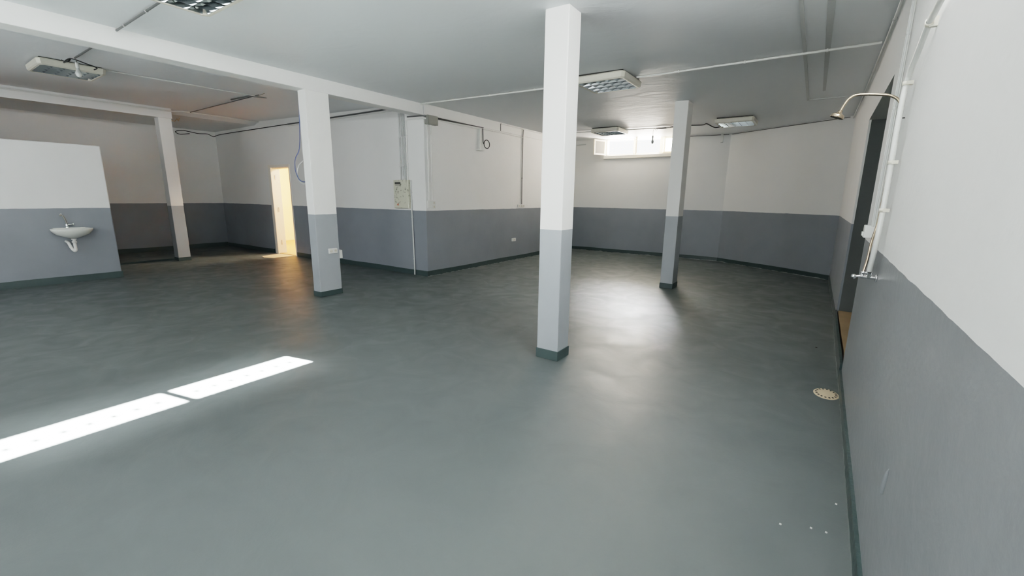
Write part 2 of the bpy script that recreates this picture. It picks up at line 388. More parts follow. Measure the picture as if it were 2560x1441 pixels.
# ------------------------------------------------------------------ far window
t = thing('window_1', (-3.5, 10.5, 2.36), 'high strip window with open casements in the far wall', 'window', kind='structure')
b = MB()
y0, y1 = 10.52, 10.60
b.box(WX0, WX1, y0, y1, WZ0, WZ0+.03); b.box(WX0, WX1, y0, y1, 2.735, 2.76); b.box(WX0, WX0+.03, y0, y1, WZ0, 2.76); b.box(WX1-.03, WX1, y0, y1, WZ0, 2.76)
b.box(-3.72, -3.67, y0-.02, y1, WZ0, 2.76); b.box(-3.10, -3.03, y0-.02, y1, WZ0, 2.76)
b.build('window_frame', M['washed_frame'], t, bevel=.004)
b = MB(); b.box(WX0-.02, WX1+.05, 10.44, 10.53, 2.285, 2.365); b.build('window_sill', M['frame'], t, bevel=.01)
def sash(px, py, ang, L, gl):
    d = Vector((math.cos(ang), math.sin(ang), 0)); n = Vector((-d.y, d.x, 0))*.015
    def bar(a, c_, z0, z1):
        p, q = Vector((px, py, 0))+d*a, Vector((px, py, 0))+d*c_
        b.prism([(p-n)[:2], (q-n)[:2], (q+n)[:2], (p+n)[:2]], z0, z1)
    b = MB(); bar(0, .035, WZ0+.01, 2.73); bar(L-.035, L, WZ0+.01, 2.73); bar(.035, L-.035, WZ0+.01, WZ0+.045); bar(.035, L-.035, 2.695, 2.73)
    s_ = b.build('sash', M['washed_frame'], t)
    b2 = MB(); p, q = Vector((px, py, 0))+d*.03, Vector((px, py, 0))+d*(L-.03)
    b2.add([(p.x, p.y, WZ0+.04), (q.x, q.y, WZ0+.04), (q.x, q.y, 2.70), (p.x, p.y, 2.70)], [(0, 1, 2, 3)])
    b2.build('pane', gl, s_)
sash(-4.42, 10.48, math.radians(248), .38, M['clearish'])
sash(-3.66, 10.48, math.radians(292), .32, M['clearish'])
sash(-3.02, 10.53, 0, .44, M['frosted'])
# outside: insect and security grid with studs in front of the bright sky
b = MB()
for i in range(19): b.tube([(WX0+i*.1, 10.70, 2.30), (WX0+i*.1, 10.70, 2.80)], .0006, 4)
for k in range(5): b.tube([(WX0, 10.70, 2.36+k*.1), (WX1, 10.70, 2.36+k*.1)], .0006, 4)
for i in range(19):
    for k in range(5): b.lathe([(0, -.003), (.013, 0), (0, .003)], (WX0+i*.1, 10.70, 2.36+k*.1), (0, 1, 0), 8)
b.build('stud_grid', M['greybox'], t)

# high slot windows of the right wall (above the picture frame); the sun comes in here
t = thing('window_2', (.3, .2, 2.4), 'high slot windows in the right wall letting in the sun', 'window', kind='structure')
b = MB(); X0, X1 = .305, .318
slots = [(-2.10, -1.30), (-1.25, -.45), (-.30, .50), (.955, 1.78), (1.835, 2.655)]
b.box(X0, X1, SY0, SY1, SZ0, 2.30); b.box(X0, X1, SY0, SY1, 2.48, SZ1)
ys = [SY0] + [q for s_ in slots for q in s_] + [SY1]
for a, c_ in zip(ys[0::2], ys[1::2]): b.box(X0, X1, a, c_, 2.30, 2.48)
b.build('window_frame', M['frame'], t)
b = MB()
for (a, c_) in slots[3:]:
    n = int((c_-a)/.11)
    for i in range(n): b.lathe([(0, -.002), (.0215, 0), (0, .002)], (.315, a+.075+i*.11, 2.385), (1, 0, 0), 8)
    b.tube([(.315, a, 2.385), (.315, c_, 2.385)], .0006, 4)
b.build('stud_rod', M['greybox'], t)

# ------------------------------------------------------------------ doorway
t = thing('door_1', (DX0, YF, 0), 'open doorway glowing with warm yellow light', 'door', kind='structure')
b = MB()
b.box(DX0-.03, DX0+.075, YF-.015, YF+.02, 0, DZ-.03); b.box(DX0-.03, DX1+.02, YF-.015, YF+.02, DZ-.03, DZ+.025); b.box(DX1-.012, DX1+.02, YF-.015, YF+.02, 0, DZ-.03)
b.build('door_casing', M['jamb'], t, bevel=.004)
b = MB(); b.box(DX0+.02, DX0+.045, YF+.021, YF+.2, 0, DZ-.045); b.box(DX1-.03, DX1-.005, YF+.021, YF+.2, 0, DZ-.045); b.box(DX0+.02, DX1-.005, YF+.021, YF+.2, DZ-.045, DZ-.02)
b.build('door_lining', M['jamb'], t)
for z in (.25, 1.0, 1.72):
    b = MB(); b.tube([(DX0+.052, YF+.10, z-.05), (DX0+.052, YF+.10, z+.05)], .010, 10); b.build('hinge', M['chrome'], t)

b = MB()
b.add([(-9.86, 4.70, .008), (-9.62, 4.63, .012), (-9.40, 4.72, .008), (-9.36, 5.17, .007), (-10.0, 5.17, .007),
       (-9.86, 4.70, .001), (-9.62, 4.63, .001), (-9.40, 4.72, .001), (-9.36, 5.17, .001), (-10.0, 5.17, .001)],
      [(0,1,2,3,4), (5,6,7,8,9), (0,1,6,5), (1,2,7,6), (2,3,8,7), (3,4,9,8), (4,0,5,9)])
tag(b.build('doorway_piece', M['tan'], loc=(-9.6, 4.9, .001)), 'thin pale tan flat piece on the floor at the lit doorway', 'mat')  # thin flat pale tan piece on the floor before the doorway

# ------------------------------------------------------------------ ceiling louver lights
def make_fixture(label):
    S, hh = .60, .075
    t = thing('ceiling_light', (0, 0, 0), label, 'ceiling light', 'square louver ceiling lights')
    a = S/2
    b = MB()            # ring housing, flaring a little downwards, open below
    def ring(x, z): return [(-x+.03, -x, z), (x-.03, -x, z), (x, -x+.03, z), (x, x-.03, z), (x-.03, x, z), (-x+.03, x, z), (-x, x-.03, z), (-x, -x+.03, z)]
    rs = [ring(a-.01, 0), ring(a, -.012), ring(a-.006, -hh+.012), ring(a-.018, -hh), ring(a-.036, -hh), ring(a-.036, -.012)]
    vs = [v for r_ in rs for v in r_]; fs = []
    for i in range(len(rs)-1):
        for k in range(8): fs.append((i*8+k, i*8+(k+1) % 8, (i+1)*8+(k+1) % 8, (i+1)*8+k))
    fs.append(tuple(range(8)))
    b.add(vs, fs); b.build('housing', M['cream'], t)
    b = MB(); b.box(-a+.036, a-.036, -a+.036, a-.036, -.016, -.012); b.build('reflector', M['mirror'], t)
    for i in range(4):
        y = -a+.036+(i+.5)*(S-.072)/4
        b = MB(); b.tube([(-a+.05, y, -.036), (a-.05, y, -.036)], .012, 10); b.build('tube', M['tube'], t)
    b = MB(); q = a-.036
    for i in range(5):   # V shaped long blades
        y = -q+i*2*q/4; y = max(-q+.006, min(q-.006, y))
        b.prism([(-q, y-.010), (q, y-.010), (q, y+.010), (-q, y+.010)], -.030, -.026)
        b.add([(-q, y-.010, -.026), (q, y-.010, -.026), (q, y, -.072), (-q, y, -.072), (-q, y+.010, -.026), (q, y+.010, -.026)], [(0,1,2,3), (3,2,5,4)])
    for i in range(6):   # cross blades
        x = -q+.004+i*(2*q-.008)/5
        b.add([(x-.004, -q, -.030), (x-.004, q, -.030), (x, q, -.068), (x, -q, -.068), (x+.004, -q, -.030), (x+.004, q, -.030)], [(0,1,2,3), (3,2,5,4)])
    b.build('louver', M['mirror'], t)
    b = MB(); b.box(-a+.03, a-.03, -a+.03, a-.03, 0, .02); b.build('mounting_plate', M['darkmetal'], t)
    return t
def copy_tree(o, parent=None):
    c_ = o.copy(); col.objects.link(c_); c_.parent = parent
    for ch in [k for k in bpy.data.objects if k.parent == o]: copy_tree(ch, c_)
    return c_
fx = make_fixture('louver ceiling light cut off by the top edge of the photo')
spots = [(-3.67, 1.40, 0, 'louver ceiling light cut off by the top edge of the photo'),
         (-7.70, 1.63, 90, 'louver ceiling light at far left behind the long beam, with a bulb hanging beside it'),
         (-2.15, 5.08, 0, 'louver ceiling light half hidden behind the nearest pillar'),
         (-3.66, 8.86, 0, 'louver ceiling light just above the far strip window'),
         (-1.28, 8.64, 0, 'louver ceiling light right of the shaded far pillar')]
for i, (x, y, a, lb) in enumerate(spots):
    o = fx if i == 0 else copy_tree(fx)
    o.location = (x, y, zc(x)-.018); o.rotation_euler = (0, math.atan((zc(x-.3)-zc(x+.3))/.6) if False else 0, math.radians(a)); o['label'] = lb

# ------------------------------------------------------------------ conduits, cables
def cable(name, pts, r, mat, label, cat='cable', sm=0, n=8, group=None):
    b = MB(); P = smooth(pts, sm) if sm else [Vector(p) for p in pts]
    c0 = P[0]
    b.tube(P, r, n); return tag(b.build(name, M[mat], loc=tuple(c0)), label, cat, group)

def conduit(name, pts, r, mat, label, clips=(), cliprad=None, ax=None, clipmat=None):
    P = [Vector(p) for p in pts]
    t = thing(name, tuple(P[0]), label, 'conduit')
    b = MB(); b.tube(P, r, 10); b.build('pipe', M[mat], t)
    for c_ in clips:
        i, u = c_; p = P[i]+(P[i+1]-P[i])*u; d = (P[i+1]-P[i]).normalized()
        b = MB(); b.lathe([(r*1.35, -.008), (r*1.5, -.006), (r*1.5, .006), (r*1.35, .008), (r*1.35, -.008)], p, d, 12); b.build('clip', M[clipmat or mat], t)
    return t
yc = 5.12
def cz(x, d=.021): return zc(x)-d
conduit('ceiling_conduit', [(-5.25, yc, cz(-5.25)), (-3.07, yc, cz(-3.07)), (-2.47, yc, cz(-2.47))], .011, 'white_pvc', 'white conduit along the ceiling from the beam to the half hidden louver light', [(0, .05), (0, .3), (0, .62), (0, .95)])
conduit('ceiling_conduit', [(-1.83, yc, cz(-1.83)), (-1.6, yc, cz(-1.6)), (.30, yc, cz(.3))], .011, 'white_pvc', 'white conduit along the ceiling from the half hidden louver light to the right wall', [(1, .12), (1, .45), (1, .8)])
conduit('ceiling_conduit', [(wx(7)-.02, 9.2, 2.66), (wx(6)-.02, 7.1, 2.665), (wx(5)-.02, 5.12, 2.672), (wx(3.9)-.02, 3.9, 2.672), (wx(2)-.02, 1.5, 2.672)], .010, 'grey_pvc', 'grey painted conduit running in the corner of ceiling and right wall', [(1, .5), (2, .5), (3, .3)])
b = MB()
for a_, c_ in [((-.25, 2.4), (-.25, 7.5)), ]: b.box(-.265, -.238, 2.0, 7.5, 2.684, 2.697)
b.box(-.238, .36, 7.473, 7.50, 2.684, 2.697)
tag(b.build('cable_duct', M['grey_pvc'], loc=(-.25, 7.5, 2.68)), 'thin painted cable duct turning a corner on the ceiling before the right wall', 'cable duct')
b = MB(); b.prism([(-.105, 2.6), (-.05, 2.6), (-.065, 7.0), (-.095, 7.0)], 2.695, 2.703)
struct(b, 'trim_4', M['ceiling_strip'], 'narrow darker strip on the ceiling right of the thin cable duct', 'plaster strip')  # flat strip, a little darker than the ceiling around it
conduit('ceiling_conduit', [(-5.29, 1.495, cz(-5.29)), (-3.99, 1.46, cz(-3.99))], .008, 'dark_pvc', 'dark conduit along the ceiling from the long beam to the topmost louver light', [(0, .18), (0, .62)], clipmat='white_pvc')
conduit('ceiling_conduit', [(-5.50, 1.53, cz(-5.5)), (-7.05, 1.58, cz(-7.05, .015))], .009, 'dark_pvc', 'short dark conduit from behind the long beam to the hanging bulb beside the left light')
conduit('ceiling_conduit', [(-7.50, 1.95, zc(-7.5)-.012), (-7.42, 2.5, zc(-7.4)-.012), (-7.33, 3.64, zc(-7.3)-.012)], .008, 'white_pvc', 'thin white conduit running on from the far left louver light')
conduit('ceiling_conduit', [(-7.20, 3.64, zc(-7.2)-.012), (-8.5, 3.74, zc(-8.5)-.014), (-10.36, 3.88, zc(-10.3)-.016)], .007, 'dark_pvc', 'dark conduit on the ceiling between the thin white one and the slim far pillar')
conduit('ceiling_conduit', [(-7.35, 3.60, zc(-7.3)-.012), (-8.05, 3.62, zc(-8.0)-.012)], .010, 'dark_pvc', 'doubled thick stub beside the dark ceiling conduit')
cable('wire_tuft', [(-6.95, 3.60, 2.81), (-7.1, 3.56, 2.78), (-7.2, 3.62, 2.80), (-7.05, 3.68, 2.77), (-7.25, 3.58, 2.79)], .005, 'greybox', 'small tangle of black wire where the two ceiling conduits meet', sm=5)
conduit('beam_conduit', [(-10.365, YR+.02, 2.868), (-10.365, 3.3, 2.868), (-10.365, 3.6, 2.872), (-10.37, 3.75, 2.900), (-10.38, 5.18, 2.902)], .012, 'white_pvc', 'pale conduit along the face of the second beam')
# cable along the back wall top
cable('wall_cable', [(-12.53, 4.62, 2.735), (-12.54, 4.42, 2.70), (-12.53, 4.34, 2.75), (-12.53, 4.5, 2.79), (-12.54, 4.8, 2.76), (-12.53, 5.0, 2.77), (-12.5, 5.12, 2.72), (-12.2, 5.17, 2.76), (-10.4, 5.175, 2.765), (-9.2, 5.175, 2.765)], .008, 'black', 'black cable with a loose loop along the top of the far left corner', sm=6)
conduit('wall_conduit', [(-9.2, 5.18, 2.765), (-7.6, 5.18, 2.763), (-5.95, 5.18, 2.762)], .013, 'dark_pvc', 'dark conduit along the top of the wall left of the fuse box')
conduit('wall_conduit', [(-9.2, 5.185, 2.735), (-7.6, 5.185, 2.730), (-5.75, 5.185, 2.725)], .009, 'white_pvc', 'white conduit just below the dark one left of the fuse box')
# fuse box with its pipes
t = thing('fuse_box', (-5.79, 5.18, 1.37), 'stained cream metal fuse box on the wall above the paint line', 'fuse box')
b = MB(); b.box(-5.975, -5.625, 5.13, 5.2, 1.135, 1.605); b.build('case', M['boxpaint'], t, bevel=.006)
b = MB(); b.box(-5.965, -5.64, 5.122, 5.130, 1.145, 1.595); dr = b.build('door', M['boxpaint'], t, bevel=.002)
b = MB()
b.box(-5.93, -5.79, 5.1195, 5.122, 1.535, 1.570)
for k in range(3): b.box(-5.92+k*.01, -5.80+k*.004, 5.1185, 5.1195, 1.515+k*.021, 1.522+k*.021)
b.build('dark_name_plate', M['print'], dr)
b = MB(); b.add([(-5.90, 5.1195, 1.185), (-5.84, 5.1195, 1.18), (-5.87, 5.1195, 1.225)], [(0, 1, 2)]); b.build('warning_mark', M['red'], dr)
for x, r, nm in ((-5.84, .011, 'leftmost'), (-5.79, .011, 'second'), (-5.75, .009, 'third'), (-5.715, .009, 'fourth')):
    top = 2.62
    conduit('wall_conduit', [(x, 5.184, 1.60), (x, 5.184, 2.25), (x, 5.184, top+.05)], r, 'grey_pvc', nm+' of the vertical conduits rising from the fuse box, straight up to the beam', [(0, .35), (1, .1)])
conduit('wall_conduit', [(-5.675, 5.184, 1.60), (-5.675, 5.184, 2.50), (-5.665, 5.184, 2.545), (-5.62, 5.184, 2.56), (-5.40, 5.184, 2.555), (-5.275, 5.17, 2.55), (-5.255, 5.22, 2.55)], .012, 'white_pvc', 'white conduit from the fuse box bending right to the grey junction box', [(0, .3), (0, .8)])
conduit('wall_conduit', [(-5.64, 5.184, 2.60), (-5.36, 5.184, 2.592), (-5.27, 5.17, 2.585), (-5.25, 5.22, 2.58)], .010, 'dark_pvc', 'short dark conduit under the beam left of the grey junction box')
conduit('wall_conduit', [(-5.605, 5.182, 1.60), (-5.603, 5.182, 1.1), (-5.59, 5.182, .55), (-5.572, 5.176, .10), (-5.568, 5.170, .01)], .012, 'grey_pvc', 'grey pipe dropping from the right edge of the fuse box to the floor', [(0, .4), (1, .2), (2, .6)])
t = thing('junction_box', (-5.23, 5.33, 2.54), 'dark grey junction box at the top of the wall corner under the beam', 'junction box')
b = MB(); b.box(-5.28, -5.205, 5.22, 5.45, 2.465, 2.605); b.build('case', M['greybox'], t, bevel=.006)
b = MB(); b.box(-5.205, -5.198, 5.235, 5.435, 2.475, 2.595); b.build('lid', M['greybox'], t, bevel=.002)
for y, k in ((5.26, 'left'), (5.335, 'right')):
    conduit('wall_conduit', [(-5.264, y, 2.465), (-5.264, y, 1.28)], .013, 'white_pvc', k+' of the two white conduits hanging from the grey junction box', [(0, .12), (0, .22)])
def socket(name, x, y0, y1, z0, z1, label, kind, dy=1):
    t = thing(name, (x, (y0+y1)/2, (z0+z1)/2), label, 'socket' if 'socket' in name else 'box')
    b = MB(); b.box(x, x+.028, y0, y1, z0, z1); b.build('body', M['white_pvc'], t, bevel=.004)
    n = kind
    for i in range(n):
        yy = y0+(y1-y0)*(i+.5)/n if n else 0; zz = (z0+z1)/2
        b = MB(); b.lathe([(.0, .0002), (.019, .0002), (.021, .003), (.016, .003), (.014, .0005)], (x+.028, yy, zz), (1, 0, 0), 16); ou = b.build('outlet', M['cream'], t)
        b = MB()
        for s_ in (-1, 1): b.lathe([(0, .0036), (.003, .0036), (.003, .001)], (x+.028, yy+s_*.008, zz), (1, 0, 0), 8)
        b.build('pin_hole', M['black_hole'], ou)
    return t
socket('wall_socket', -5.30, 3.385, 3.51, .572, .64, 'white double socket low on the pillar under the long beam', 2)
b = MB(); b.box(-5.42, -5.33, 3.556, 3.62, .485, .60)
tag(b.build('socket_box', M['white_pvc'], bevel=.004, loc=(-5.37, 3.59, .54)), 'plain white socket box sticking out behind the pillar with the double socket', 'box')
socket('wall_socket', -5.28, 5.22, 5.30, 1.145, 1.27, 'white switch box at the paint line below the hanging pair of conduits', 0)
socket('wall_socket', -5.28, 5.315, 5.40, 1.205, 1.262, 'small white socket at the paint line near the wall corner, upper of two', 1)
socket('wall_socket', -5.28, 5.315, 5.40, 1.14, 1.198, 'small white socket at the paint line near the wall corner, lower of two', 1)
socket('wall_socket', -5.28, 7.90, 8.16, 1.13, 1.185, 'white triple socket at the paint line under the thin vertical conduit', 3)
socket('wall_socket', -5.28, 7.70, 7.83, .41, .475, 'single white socket low on the grey part of the middle wall', 1)
# middle wall conduits
conduit('wall_conduit', [(-5.262, 5.45, 2.575), (-5.262, 6.07, 2.56), (-5.262, 6.68, 2.575), (-5.262, 7.28, 2.585), (-5.262, 8.04, 2.575)], .012, 'white_pvc', 'white conduit running under the beam from the grey junction box', [(1, .5), (2, .5), (3, .9)])
b = MB(); b.tube(smooth([(-5.25, 5.44, 2.585), (-5.248, 5.8, 2.588), (-5.25, 6.2, 2.593), (-5.255, 6.7, 2.60)], 4), [.017-.0009*i for i in range(13)], 8)
tag(b.build('wall_cable', M['black'], loc=(-5.25, 5.44, 2.585)), 'thick black cable under the beam right of the grey junction box, thinning out', 'cable')
conduit('wall_conduit', [(-5.25, 7.26, 2.745), (-5.25, 8.04, 2.745), (-5.25, 8.90, 2.75), (-5.25, 10.4, 2.755)], .011, 'white_pvc', 'white conduit right under the ceiling on the middle wall', [(0, .5), (1, .5)])
conduit('wall_conduit', [(-5.252, 7.24, 2.745), (-5.252, 7.24, 2.61)], .008, 'dark_pvc', 'short dark vertical conduit on the beam above the black cable end')
conduit('wall_conduit', [(-5.266, 8.06, 1.19), (-5.266, 8.06, 2.30), (-5.262, 8.06, 2.60), (-5.25, 8.06, 2.735)], .010, 'greybox', 'thin grey vertical conduit dropping to the triple socket', [(0, .5)])
b = MB(); b.box(-5.28, -5.245, 6.585, 6.65, 2.20, 2.575); b.prism([(-5.28, 6.5), (-5.21, 6.5), (-5.21, 6.68), (-5.28, 6.68)], 2.185, 2.20)
tag(b.build('shelf_bracket', M['white_pvc'], loc=(-5.26, 6.6, 2.2)), 'small white box bracket under the beam with black wire hanging from it', 'bracket')
pts = [(-5.235, 6.655, 2.58), (-5.235, 6.66, 2.45), (-5.235, 6.665, 2.34)]
for i in range(15):
    a = pi-i*2*pi*1.25/14; pts.append((-5.225+.004*(i/14), 6.76+.085*math.cos(a), 2.31+.075*math.sin(a)))
cable('wire_coil', pts, .008, 'black', 'black wire coiled in a loop hanging below the beam', sm=3)
# hanging wires by the double socket pillar
cable('hanging_wire', [(-5.60, 3.33, 2.605), (-5.60, 3.31, 2.2), (-5.60, 3.28, 1.93), (-5.60, 3.215, 1.80), (-5.60, 3.20, 1.68), (-5.60, 3.215, 1.60), (-5.60, 3.25, 1.53), (-5.58, 3.31, 1.51), (-5.52, 3.34, 1.56), (-5.47, 3.36, 1.60)], .006, 'blue', 'blue wire hanging in a bow behind the double socket pillar', sm=5)
cable('hanging_wire', [(-5.47, 3.38, 1.85), (-5.55, 3.33, 1.80), (-5.63, 3.28, 1.73), (-5.63, 3.235, 1.62), (-5.63, 3.245, 1.55), (-5.63, 3.285, 1.495), (-5.58, 3.34, 1.485), (-5.47, 3.38, 1.52)], .006, 'white_pvc', 'white wire looped behind the double socket pillar', sm=5)

# window side wiring
conduit('ceiling_conduit', [(-5.2, 8.95, cz(-5.2)), (-3.97, 8.95, cz(-3.97))], .009, 'grey_pvc', 'grey conduit left of the light above the far window', [(0, .6)])
conduit('ceiling_conduit', [(-3.35, 8.98, cz(-3.35)), (-2.2, 8.98, cz(-2.2))], .009, 'grey_pvc', 'grey conduit right of the light above the far window', [(0, .3)])
cable('ceiling_cable', [(-2.75, 8.97, 2.70), (-2.62, 8.95, 2.685), (-2.5, 9.0, 2.70), (-2.42, 8.9, 2.69), (-2.3, 9.0, 2.695), (-2.2, 8.92, 2.70), (-1.9, 8.95, 2.69), (-1.8, 8.85, 2.69), (-1.72, 8.95, 2.65), (-1.64, 8.9, 2.62), (-1.5, 8.85, 2.64), (-1.42, 8.8, 2.69)], .009, 'black', 'loose black cable on the ceiling passing behind the shaded pillar', sm=6)
def bulb(name, x, y, top, ln, label, r=.028, slack=True):
    t = thing(name, (x, y, top), label, 'light bulb')
    b = MB(); b.tube(smooth([(x+.10, y, top), (x+.06, y, top-.04), (x+.02, y, top-.01), (x, y, top-.05), (x, y, top-ln)] if slack else [(x+.01, y, top), (x, y, top-ln*.5), (x, y, top-ln)], 4), .004, 6); b.build('cord', M['greybox'], t)
    z = top-ln
    b = MB(); b.lathe([(0, .012), (.014, .010), (.017, 0), (.017, -.045), (.014, -.05), (0, -.05)], (x, y, z), n=16); b.build('lamp_holder', M['white_pvc'], t)
    b = MB(); b.lathe([(.012, -.048), (.014, -.060), (r*.8, -.085), (r, -.105), (r*.85, -.128), (r*.45, -.143), (0, -.147)], (x, y, z), n=18); b.build('bulb_glass', M['tube'], t)
    return t
bulb('hanging_bulb', -2.84, 9.1, 2.72, .15, 'bare bulb hanging on a thin cord in front of the far window', .026)
bulb('hanging_bulb', -7.10, 1.60, 2.80, .03, 'bare bulb hanging beside the far left louver light', .030, False)
cable('wire_tuft', [(-7.22, 1.50, 2.80), (-7.16, 1.53, 2.78), (-7.1, 1.55, 2.80), (-7.02, 1.52, 2.775), (-7.15, 1.50, 2.76), (-7.0, 1.53, 2.79), (-6.98, 1.66, 2.76), (-6.99, 1.74, 2.74), (-7.02, 1.72, 2.72)], .006, 'black', 'knot of black wire above the bulb beside the far left light', sm=5)
b = MB(); b.box(-1.82, -1.77, 10.44, 10.50, 2.53, 2.70)
tag(b.build('hanging_duct_stub', M['white_pvc'], bevel=.006, loc=(-1.8, 10.47, 2.6)), 'short white stub of duct at the top of the far wall near the corner', 'duct')
conduit('wall_conduit', [(-5.2, 10.48, 2.66), (-4.95, 10.48, 2.665)], .012, 'grey_pvc', 'short grey pipe end at the top left corner of the far wall')
cable('ceiling_cable', [(-1.60, 10.44, 2.685), (-.6, 9.80, 2.682), (.30, 9.24, 2.682)], .006, 'dark_pvc', 'thin dark cable along the top of the slanting far wall')
cable('ceiling_cable', [(-2.45, 10.48, 2.70), (-2.0, 10.475, 2.69), (-1.66, 10.455, 2.685)], .006, 'dark_pvc', 'thin dark cable along the ceiling right of the far window')
cable('wall_cable', [(-10.68, 3.80, 2.82), (-10.9, 3.85, 2.78), (-10.75, 3.78, 2.80), (-11.1, 3.85, 2.79), (-11.25, 3.82, 2.83)], .008, 'tan', 'small brown bundle of wire on the ceiling beside the slim far pillar', sm=4)

# ------------------------------------------------------------------ sink
SX, SY, SZ = -9.13, 1.66, .82
SY = 1.63
t = thing('wall_sink', (SX, SY, SZ), 'white oval wall sink with a tap on the grey partition', 'sink')
b = MB(); n = 40
def sec(k, sx, sy, z, back=0):
    out = []
    for i in range(n):
        a = 2*pi*i/n; x = math.cos(a); y = math.sin(a)
        xx = SX+.20+sx*x; 
        out.append((max(SX+.002, xx), SY+sy*y*(1 if x > -.3 else 1), z))
    return out
secs = [sec(0, .20, .225, SZ), sec(0, .203, .23, SZ-.012), sec(0, .195, .218, SZ-.04), sec(0, .165, .18, SZ-.085), sec(0, .11, .11, SZ-.118), sec(0, .035, .035, SZ-.15)]
inn = [sec(0, .18, .205, SZ), sec(0, .155, .175, SZ-.05), sec(0, .09, .11, SZ-.10), sec(0, .02, .02, SZ-.11)]
vs = []; fs = []
allr = secs[::-1]+inn
for r_ in allr: vs += r_
for i in range(len(allr)-1):
    for k in range(n): fs.append((i*n+k, i*n+(k+1) % n, (i+1)*n+(k+1) % n, (i+1)*n+k))
fs.append(tuple(range(n))); fs.append(tuple(range((len(allr)-1)*n, len(allr)*n)))
b.add(vs, fs, True)
b.box(SX+.001, SX+.075, SY-.17, SY+.17, SZ-.05, SZ+.004)
b.build('basin', M['ceramic'], t)
b = MB(); b.lathe([(0, .018), (.028, .018), (.03, .0), (.026, 0)], (SX+.20, SY, SZ-.165), n=20); b.tube(smooth([(SX+.20, SY, SZ-.15), (SX+.20, SY, SZ-.27), (SX+.19, SY-.002, SZ-.325), (SX+.15, SY-.012, SZ-.33), (SX+.125, SY-.03, SZ-.29), (SX+.10, SY-.045, SZ-.22), (SX+.05, SY-.05, SZ-.20), (SX+.002, SY-.05, SZ-.20)], 6), .019, 14)
b.lathe([(.0, -.012), (.028, -.012), (.028, .012), (0, .012)], (SX+.20, SY, SZ-.20), n=16)
b.build('drain_trap', M['white_pvc'], t)
b = MB(); b.lathe([(.024, 0), (.024, .01), (.017, .02), (.016, .07), (.018, .075), (0, .08)], (SX+.06, SY-.02, SZ+.003), n=18)
b.tube(smooth([(SX+.06, SY-.02, SZ+.05), (SX+.07, SY-.03, SZ+.12), (SX+.09, SY-.05, SZ+.175), (SX+.12, SY-.07, SZ+.20), (SX+.145, SY-.085, SZ+.185)], 5), [.0145]*20+[.011], 12)
tp = b.build('tap', M['chrome'], t)
b = MB(); b.tube([(SX+.06, SY-.02, SZ+.045), (SX+.065, SY+.045, SZ+.055)], .008, 10); b.lathe([(0, -.008), (.018, -.006), (.018, .006), (0, .008)], (SX+.065, SY+.05, SZ+.056), (0, 1, 0), 14); b.build('tap_handle', M['chrome'], tp)

# ------------------------------------------------------------------ shower on the right wall
yS, yV = 3.0, 2.9
t = thing('wall_shower', (.28, yV, .97), 'brass wall shower with a curved arm, riser pipe and chrome valve', 'shower')
b = MB(); arm = smooth([(.298, yS, 1.700), (.2965, yS, 1.752), (.296, yS, 1.805), (.288, yS, 1.836), (.269, yS, 1.858), (.239, yS, 1.874), (.204, yS, 1.881), (.163, yS, 1.887), (.122, yS, 1.890), (.095, yS, 1.886), (.074, yS, 1.868), (.060, yS, 1.839), (.050, yS, 1.812)], 6)
b.tube(arm, .0068, 12); b.build('shower_arm', M['brass'], t)
ax = Vector((-.38, 0, -1)).normalized()
b = MB(); b.lathe([(0, -.004), (.010, -.003), (.011, .008), (.015, .011), (.029, .018), (.032, .023), (.0325, .033), (.030, .036), (.028, .034), (0, .032)], (.051, yS, 1.816), ax, 28); hd = b.build('shower_head', M['brass'], t)
b = MB(); b.lathe([(0, .0335), (.0255, .0345), (.0275, .033)], (.051, yS, 1.816), ax, 24); b.build('spray_plate', M['darkmetal'], hd)
b = MB(); b.tube(smooth([(.298, yS, 1.700), (.295, yS, 1.588), (.292, yS, 1.479), (.290, yS, 1.347), (.283, 2.95, 1.235), (.272, 2.95, 1.141), (.267, 2.94, 1.045), (.256, yV, .985)], 6), .006, 12); b.build('riser_pipe', M['brass'], t)
b = MB(); b.lathe([(.007, -.008), (.010, -.007), (.010, .007), (.007, .008)], (.297, yS, 1.760), (.0, 0, 1), 14); b.tube([(.297, yS, 1.76), (wx(yS), yS, 1.76)], .003, 8); b.build('wall_clamp', M['darkmetal'], t)
b = MB(); b.tube([(wx(yV), yV, .958), (.245, yV, .962)], .010, 16); b.lathe([(0, 0), (.020, 0), (.018, .006), (.011, .008)], (wx(yV)-.001, yV, .958), (-1, 0, 0), 18)
b.lathe([(.011, -.008), (.013, -.007), (.013, .007), (.011, .008)], (.257, yV, .982), (0, 0, 1), 6); b.lathe([(.012, -.008), (.015, -.007), (.015, .007), (.012, .008)], (.281, yV, .982), (0, 0, 1), 6)
b.tube([(.257, yV, .96), (.257, yV, .985)], .010, 12); b.tube([(.281, yV, .96), (.281, yV-.02, .99)], .011, 12)
v = b.build('valve_body', M['chrome'], t)
b = MB(); b.tube([(.245, yV, .962), (.230, yV, .960)], .006, 12); b.lathe([(0, -.012), (.011, -.010), (.0145, 0), (.012, .010), (0, .013)], (.220, yV, .958), (-1, 0, 0), 6); b.build('valve_knob', M['chrome'], v)
